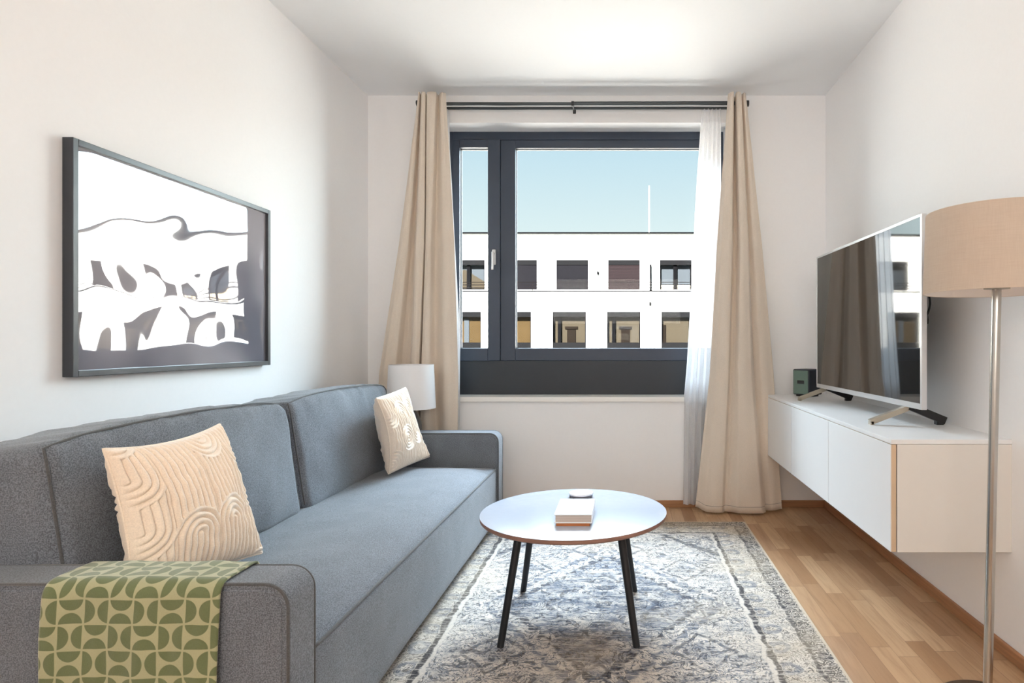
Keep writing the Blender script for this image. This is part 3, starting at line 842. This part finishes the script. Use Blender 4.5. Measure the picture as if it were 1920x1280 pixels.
# ------------------------------------------------------------------ scatter cushions with carved relief
def relief(a, b, seed, T=.135, per=.018):
    """capsule-shaped loops standing in columns: stripes, arches up, arches down"""
    i = math.floor(a/T); fa = a/T-i-.5
    rr = random.Random(int(i*131+seed*17)); 
    off = rr.random()*T*2; bb = b+off+5
    j = math.floor(bb/T); fb = bb/T-j
    r2 = random.Random(int(i*977+j*7919+seed*31)); k = r2.choice((0, 1, 2, 1, 2))
    if k == 0: d = abs(fa)
    elif k == 1: d = math.hypot(fa, fb) if fb >= 0 else abs(fa)
    else: d = math.hypot(fa, 1-fb)
    if k and d > .56: d = abs(fa)+.5*(d > 9)
    ph = d*T/per
    return abs(math.cos(PI*ph))**.6
def scatter(label, corners, tf, tb, seed, n=230, back_relief=False, tshape=.5, bow=0, pull=.10):
    TL, TR, BR, BL = [Vector(c) for c in corners]
    cen = (TL+TR+BR+BL)/4
    ux = ((TR-TL)+(BR-BL)).normalized(); uz = ((TL-BL)+(TR-BR)).normalized(); nr = ux.cross(uz); 
    if nr.x < 0: nr = -nr
    Wd = ((TR-TL).length+(BR-BL).length)/2; Hd = ((TL-BL).length+(TR-BR).length)/2
    root = thing('scatter_cushion', (cen.x, cen.y, min(BL.z, BR.z)), label, 'cushion', 'cream ribbed cushions on the sofa')
    vs_ = []; fs_ = []
    def P(u, v):
        a, b = u*2-1, v*2-1
        # edges draw in between the corners
        uu = .5+.5*a*(1-pull*(1-b*b)); vv = .5+.5*b*(1-pull*(1-a*a))
        p = BL.lerp(BR, uu).lerp(TL.lerp(TR, uu), vv)
        p = p+nr*bow*(1-abs(b)**2)*(-a)*.5
        return p, a, b
    N1 = n+1
    for side in (1, -1):
        for j in range(N1):
            for i in range(N1):
                u, v = i/n, j/n
                # denser at rim
                p, a, b = P(u, v)
                ed = max(0, (1-a*a))*max(0, (1-b*b))
                th = (tf if side > 0 else tb)*ed**tshape
                amp = min(1, min(1-abs(a), 1-abs(b))/.05)
                r = 0
                if side > 0 or back_relief: r = .0105*amp*(relief(a*Wd/2, b*Hd/2, seed+(0 if side > 0 else 5))-.5)
                r += .006*amp*nz(a*2.2+seed, b*2.2, side*3)+.0035*amp*nz(a*7, b*7, seed+side)
                if side < 0: r += .006*amp*nz(a*5, b*9, seed+7)
                vs_.append(p+nr*side*(th+.001+r))
    o2 = N1*N1
    for s_ in (0, 1):
        for j in range(n):
            for i in range(n):
                q = s_*o2+j*N1+i; fs_.append((q, q+1, q+N1+1, q+N1))
    # stitch the rims
    rim = [i for i in range(N1)]+[j*N1+n for j in range(1, N1)]+[n*N1+i for i in range(n-1, -1, -1)]+[j*N1 for j in range(n-1, 0, -1)]
    for k in range(len(rim)):
        a_, b_ = rim[k], rim[(k+1) % len(rim)]; fs_.append((a_, b_, o2+b_, o2+a_))
    m = M(); m.add(vs_, fs_); m.build('cover', m_cushion, root, smooth=0)
    pip = M(); ring_ = []
    for k in rim[::3]:
        ring_.append((vs_[k]+vs_[o2+k])/2)
    pip.tube(ring_, .0035, 6, closed=True); pip.build('edge_seam', m_cushion, root, smooth=0)
    return root
scatter('cream cushion with ribbed arch relief, beside the green throw on the grey sofa',
        [(-1.255, 1.475, .812), (-1.245, 1.885, .818), (-1.115, 1.885, .422), (-1.165, 1.45, .418)], .085, .062, 3, back_relief=True)
scatter('cream ribbed cushion at the far end of the sofa, near the small white lamp',
        [(-1.160, 2.86, .808), (-1.185, 3.31, .826), (-1.085, 3.40, .436), (-1.165, 3.02, .422)], .055, .10, 8, n=180, tshape=.40, bow=.06, pull=.02)

# ------------------------------------------------------------------ throw over the near arm
def throw():
    xa_, xb_ = -1.225, -.852; r = .03
    top = AZ+.006; yo, yi = SY0-.014, IY0+.012
    # path across the arm: up the outside, over, a short way down inside
    pts = []
    pts.append((yo, .10)); pts.append((yo, top-r))
    for k in range(1, 9):
        a = PI/2*k/8; pts.append((yo+r-r*math.cos(a), top-r+r*math.sin(a)))
    pts.append((yi-r*.6, top))
    for k in range(1, 7):
        a = PI/2*k/6; pts.append((yi-r*.6+r*.6*math.sin(a), top-r*.6+r*.6*math.cos(a)))
    pts.append((yi, top-.05))
    L = [0]
    for p, q in zip(pts, pts[1:]): L.append(L[-1]+math.hypot(q[0]-p[0], q[1]-p[1]))
    T_ = L[-1]
    def at(s):
        for i in range(len(L)-1):
            if s <= L[i+1]+1e-9:
                k = (s-L[i])/(L[i+1]-L[i]); return (pts[i][0]+(pts[i+1][0]-pts[i][0])*k, pts[i][1]+(pts[i+1][1]-pts[i][1])*k)
        return pts[-1]
    def fn(u, v):
        y, z = at(v*T_); s = v*T_
        drop = max(0, (.52-s)/.5)
        x = xa_+(xb_-xa_)*u
        x += (-.006+.02*u)*0-.012*drop*u+.006*nz(0, s*6, 5)*(1 if u < .5 else .6)
        x += .10*sst(.55, T_-.02, s)*0
        y -= drop*(.014+.008*math.sin(u*11+1)+.012*nz(u*5, s*4, 2)+.006*nz(u*13, s*9, 4)); x += .012*nz(u*1.5, s*7, 8)*drop
        z += .0025*nz(u*6, s*9, 1)*(1-min(1, drop))+.0015
        return Vector((x, y, z))
    m, uv = grid(90, 120, fn)
    cell = .0535
    uv = [(u*(xb_-xa_)/cell+.35, v*T_/cell) for u, v in uv]
    o = m.build('throw_blanket', m_throw, smooth=0, origin=((xa_+xb_)/2, (yo+yi)/2, .1), solid=.004, uvs=uv)
    tag(o, 'green and beige throw with a half-circle pattern, draped over the near arm of the sofa', 'blanket')
throw()

# ------------------------------------------------------------------ small lamp on a side table in the corner
LX, LY = -1.277, 3.692
sd = thing('side_table', (LX, LY, 0), 'small dark round side table behind the far sofa arm, under the white lamp', 'side table')
M().lathe([(0, .455), (.094, .455), (.097, .462), (.097, .472), (.094, .475), (0, .475)], LX, LY).build('table_top', m_black, sd, smooth=30)
M().tube([(LX, LY, .01), (LX, LY, .455)], .012, 12).build('leg', m_black, sd, smooth=40)
M().lathe([(0, 0), (.09, 0), (.09, .008), (.012, .014), (0, .014)], LX, LY).build('base', m_black, sd, smooth=30)
sdY = LY; LY = 3.664
tlm = thing('table_lamp', (LX, LY, .475), 'small table lamp with a white tapered shade, standing between sofa and window curtain', 'lamp')
M().lathe([(0, .476), (.05, .476), (.060, .50), (.064, .54), (.056, .60), (.035, .65), (.012, .67), (.010, .74), (0, .74)], LX, LY, 40).build('base', m_ceramic, tlm, smooth=60)
zs0, zs1 = WZ(764, 3.692), WZ(683, 3.692)
M().lathe([(.141, zs0), (.129, zs1), (.127, zs1), (.139, zs0)], LX, LY, 64, closed=True).build('lamp_shade', m_lshade, tlm, smooth=40)
b = M(); b.tube([(LX, LY, .73), (LX, LY, zs1-.02)], .004, 8)
for k in range(3):
    a = 2*PI*k/3; b.tube([(LX, LY, zs1-.02), (LX+.127*math.cos(a), LY+.127*math.sin(a), zs1-.01)], .002, 6)
b.build('shade_holder', m_black, tlm)

# ------------------------------------------------------------------ rug and coffee table
rug = M(); rug.box(-.89, .712, 1.33, 3.63, .0, .009, .003, 2)
o = rug.build('rug', m_rug, origin=(-.089, 2.48, 0)); tag(o, 'faded oriental rug in cream, grey and blue under the coffee table', 'rug')
TX, TY, TR = -.197, 2.375, .357
ct = thing('coffee_table', (TX, TY, .009), 'round white coffee table with four black splayed legs, standing on the rug', 'table')
TZ = .417
top = M(); top.lathe([(0, TZ-.0012), (TR-.001, TZ-.0012), (TR, TZ-.0005), (TR-.0015, TZ), (0, TZ)], TX, TY, 96); top.build('table_top', m_table, ct, smooth=30)
M().lathe([(0, TZ-.017), (TR-.004, TZ-.017), (TR-.0005, TZ-.013), (TR-.0005, TZ-.0013), (0, TZ-.0013)], TX, TY, 96).build('plywood_edge', m_ply, ct, smooth=30)
for sx in (-1, 1):
    for sy in (-1, 1):
        m = M(); m.tube([(TX+sx*.237, TY+sy*.240, .0095), (TX+sx*.18, TY+sy*.185, TZ-.018)], [.0125, .0145], 16)
        m.tube([(TX+sx*.18, TY+sy*.185, TZ-.024), (TX+sx*.18, TY+sy*.185, TZ-.0172)], .03, 16)
        m.build('leg', m_black, ct, smooth=40)
# books
bx0, bx1, by0, by1 = -.252, -.117, 2.172, 2.392
o1 = thing('book', ((bx0+bx1)/2, 2.28, TZ), 'thin orange-brown book lying under the white book on the coffee table', 'book')
M().box(bx0+.008, bx1-.008, by0+.002, by1-.006, TZ+.0002, TZ+.0022, .0008).box(bx0+.008, bx1-.008, by0+.002, by1-.006, TZ+.0088, TZ+.0108, .0008).box(bx0+.008, bx0+.0105, by0+.002, by1-.006, TZ+.001, TZ+.010).build('cover', m_brownbook, o1)
M().box(bx0+.010, bx1-.010, by0+.003, by1-.009, TZ+.0022, TZ+.0088).build('pages', m_brownbook, o1)
m_pages = Mat('page_block', rough=.8); _x, _y, _z = m_pages.coord(); m_pages.color(m_pages.mix((m_pages.noise(m_pages.vecof(_x*3, _y*3, _z*1400), scale=1., detail=1)).ramp(.4, .6), srgb(176, 160, 150), srgb(206, 194, 182))); m_pages = m_pages.m
zb0 = TZ+.0110
o2 = thing('book', ((bx0+bx1)/2, 2.28, zb0), 'thick white hardcover book lying on the coffee table', 'book')
M().box(bx0, bx1, by0, by1, zb0, zb0+.0028, .001).box(bx0, bx1, by0, by1, zb0+.0285, zb0+.0315, .001).box(bx1-.003, bx1, by0, by1, zb0+.001, zb0+.0305, .001).build('cover', m_book, o2)
M().box(bx0+.005, bx1-.003, by0+.004, by1-.004, zb0+.0028, zb0+.0285).build('pages', m_pages, o2)
# dish
dx, dy = -.186, 2.59
dd = thing('dish', (dx, dy, TZ), 'small round white lidded dish behind the book on the coffee table', 'dish')
M().lathe([(0, TZ+.0003), (.046, TZ+.0003), (.049, TZ+.003), (.049, TZ+.012), (0, TZ+.012)], dx, dy, 48).build('base', m_dishshade, dd, smooth=35)
M().lathe([(0, TZ+.012), (.050, TZ+.012), (.052, TZ+.015), (.051, TZ+.019), (.047, TZ+.0205), (0, TZ+.0195)], dx, dy, 48).build('lid', m_dish, dd, smooth=60)

# ------------------------------------------------------------------ wall cabinet
KX, KY0, KY1, KZ0, KZ1 = .894, 2.064, 3.862, .362, .742
wc_ = thing('wall_cabinet', ((KX+XR)/2, (KY0+KY1)/2, KZ0), 'long white wall-mounted media cabinet under the television on the right wall', 'cabinet')
M().box(KX+.022, XR, KY0, KY1, KZ0, KZ1-.017).build('body', m_cream, wc_, bevel=.001)
M().box(KX+.001, XR, KY0-.001, KY1+.001, KZ1-.016, KZ1).build('top_board', m_white, wc_, bevel=.0015)
n_ = 3; seg = (KY1-KY0)/n_
ys = [KY0, 2.698, 3.300, KY1]
for i in range(3):
    d_ = M().box(KX, KX+.0035, ys[i]+.0025, ys[i+1]-.0025, KZ0+.001, KZ1-.018).build('door', m_white, wc_, bevel=.001)
    M().box(KX+.0036, KX+.019, ys[i]+.0025, ys[i+1]-.0025, KZ0+.001, KZ1-.018).build('door_core', m_edge, d_)

# ------------------------------------------------------------------ television
VXT, VY0, VY1 = 1.112, 2.300, 3.485
VZ0, VZ1 = .815, 1.553
tv = thing('television', (VXT+.05, (VY0+VY1)/2, KZ1), 'large flat television with a thin silver frame on the white wall cabinet', 'television')
def tvrot(m):                       # the television stands turned very slightly toward the room
    for q in m.v: q.x -= (q.y-VY0)*.021
    return m
t = .013; m = M()
m.box(VXT, VXT+.021, VY0, VY0+t, VZ0, VZ1, .002); m.box(VXT, VXT+.021, VY1-t*.7, VY1, VZ0, VZ1, .002)
m.box(VXT, VXT+.021, VY0+t, VY1-t*.7, VZ0, VZ0+.022); m.box(VXT, VXT+.021, VY0+t, VY1-t*.7, VZ1-t*.8, VZ1)
tvrot(m).build('bezel', m_silver, tv)
tvrot(M().box(VXT+.002, VXT+.008, VY0+t, VY1-t*.7, VZ0+.022, VZ1-t*.8)).build('screen', m_screen, tv)
tvrot(M().box(VXT+.008, VXT+.020, VY0+t, VY1-t*.7, VZ0+.022, VZ1-t*.8).box(VXT+.034, VXT+.075, VY0+.2, VY1-.2, VZ0+.02, VZ0+.42, .01)).build('rear_housing', m_plastic, tv)
def slab(m, p, q, w_, h_):
    """bar from p to q, width w_ along Y, height h_"""
    p, q = Vector(p), Vector(q); d = (q-p).normalized(); n2 = Vector((0, 1, 0)); up_ = d.cross(n2).normalized()
    if up_.z < 0: up_ = -up_
    vs_ = [c+n2*s_*w_/2+up_*t_*h_/2 for c in (p, q) for s_, t_ in ((-1, -1), (1, -1), (1, 1), (-1, 1))]
    m.add(vs_, [(0, 1, 2, 3), (7, 6, 5, 4), (0, 4, 5, 1), (1, 5, 6, 2), (2, 6, 7, 3), (3, 7, 4, 0)])
for yf in (2.44, 3.44):
    m = M(); slab(m, (.975, yf, KZ1+.0105), (VXT+.02, yf, KZ1+.070), .026, .020); m.box(.972, .986, yf-.013, yf+.013, KZ1, KZ1+.014, .001)
    f_ = m.build('foot', m_foot, tv)
    m = M(); slab(m, (VXT+.015, yf, KZ1+.075), (1.270, yf, KZ1+.016), .028, .030); m.box(1.235, 1.262, yf-.012, yf+.012, KZ1, KZ1+.014)
    m.build('rear_foot', m_plastic, tv)
    M().box(VXT+.034, VXT+.052, yf-.02, yf+.02, KZ1+.06, KZ1+.16, .002).build('foot_bracket', m_plastic, tv)
# power cord hanging behind the right edge
m = M(); cx_ = VXT+.055
def bez(P_, n=24):
    out = []
    for i in range(n+1):
        s = i/n*(len(P_)-1); k = min(int(s), len(P_)-2); f = s-k
        p0, p1, p2, p3 = P_[max(k-1, 0)], P_[k], P_[k+1], P_[min(k+2, len(P_)-1)]
        out.append(tuple(.5*((2*p1[c])+(-p0[c]+p2[c])*f+(2*p0[c]-5*p1[c]+4*p2[c]-p3[c])*f*f+(-p0[c]+3*p1[c]-3*p2[c]+p3[c])*f**3) for c in range(3)))
    return out
cord = [W(1722, 555, 2.36), W(1733, 546, 2.35), W(1741, 552, 2.35), W(1744, 568, 2.35), W(1741, 583, 2.35), W(1737, 592, 2.35)]
m.tube(bez([tuple(c) for c in cord]), .004, 8)
cord2 = [W(1724, 540, 2.37), W(1732, 533, 2.36), W(1739, 530, 2.36), W(1733, 527, 2.36), W(1728, 533, 2.36), W(1722, 538, 2.37)]
m.tube(bez([tuple(c) for c in cord2]), .0035, 8)
m.tube([W(1722, 640, 2.36), W(1729, 665, 2.36), W(1728, 690, 2.36), W(1722, 715, 2.36)], .004, 8)
cb = m.build('power_cord', m_plastic, tv, smooth=50)
pg = M(); p = W(1737, 590, 2.35); pg.tube([p, p+Vector((-.003, 0, -.018)), p+Vector((-.005, 0, -.034))], [.006, .011, .012], 10)
for s_ in (-1, 1): pg.tube([p+Vector((-.005+s_*.006, 0, -.034)), p+Vector((-.006+s_*.006, 0, -.046))], .0022, 6)
pg.build('plug', m_plastic, cb, smooth=50)
# speaker box behind the far end of the television
sx_, sy_, a_ = 1.108, 3.735, math.radians(38)
sp_ = thing('speaker', (sx_, sy_, KZ1), 'small square bluetooth speaker with a grey-green front, at the far end of the white cabinet', 'speaker')
R_ = Matrix.Translation((sx_, sy_, KZ1)) @ Matrix.Rotation(a_, 4, 'Z')
def rbox(x0, x1, y0_, y1_, z0_, z1_, bev, name, mat, par=sp_):
    q = M().box(x0, x1, y0_, y1_, z0_, z1_, bev, 3); q.v = [R_ @ v for v in q.v]; return q.build(name, mat, par, smooth=35)
rbox(-.060, .070, -.060, .060, .010, .165, .008, 'housing', m_navy)
m_green = weave('speaker_mesh', (104, 124, 114), .8, 1.15, 600)
gf = rbox(-.066, -.059, -.052, .052, .016, .158, .004, 'front_grille', m_green)
rbox(-.0672, -.0658, -.026, .022, .078, .098, .0004, 'badge', m_black, gf)
for s_ in (-1, 1): rbox(-.045, .05, s_*.035-.012, s_*.035+.012, 0, .011, .002, 'foot', m_plastic)

# ------------------------------------------------------------------ floor lamp
FX, FY = 1.057, 1.79
fl_ = thing('floor_lamp', (FX, FY, 0), 'tall floor lamp with a beige drum shade and metal pole at the right wall', 'lamp')
M().lathe([(0, 0), (.125, 0), (.128, .004), (.128, .014), (.122, .018), (0, .020)], FX, FY, 64).build('base', m_bronze, fl_, smooth=35)
FT = 1.091
M().tube([(FX, FY, .018), (FT, FY+.01, 1.235)], .0125, 24).build('pole', m_chrome, fl_, smooth=40)
s0, s1, sr = 1.214, 1.452, .196
M().lathe([(sr, s0), (sr-.008, s1), (sr-.0105, s1), (sr-.0025, s0)], FT, FY+.01, 96, closed=True).build('lamp_shade', m_linen, fl_, smooth=40)
m_lining = plain('shade_lining', (240, 232, 226), .9, var=.01)
M().lathe([(sr-.0027, s0+.001), (sr-.0107, s1-.001), (sr-.0122, s1-.001), (sr-.0042, s0+.001)], FT, FY+.01, 96, closed=True).build('shade_lining', m_lining, fl_, smooth=40)
b = M(); b.tube([(FT, FY+.01, 1.225), (FT, FY+.01, 1.234)], .034, 24); b.tube([(FT, FY+.01, 1.234), (FT, FY+.01, 1.30)], .018, 16)
for k in range(3):
    a = 2*PI*k/3+.4; b.tube([(FT, FY+.01, 1.30), (FT+(sr-.01)*math.cos(a), FY+.01+(sr-.01)*math.sin(a), 1.42)], .002, 6)
b.build('shade_holder', m_foot, fl_, smooth=40)
m_bulb = plain('opal_bulb', (245, 243, 238), .3, var=.01)
M().lathe([(0, 1.30), (.014, 1.30), (.016, 1.32), (.030, 1.35), (.032, 1.37), (.022, 1.395), (0, 1.402)], FT, FY+.01, 24).build('bulb', m_bulb, fl_, smooth=60)
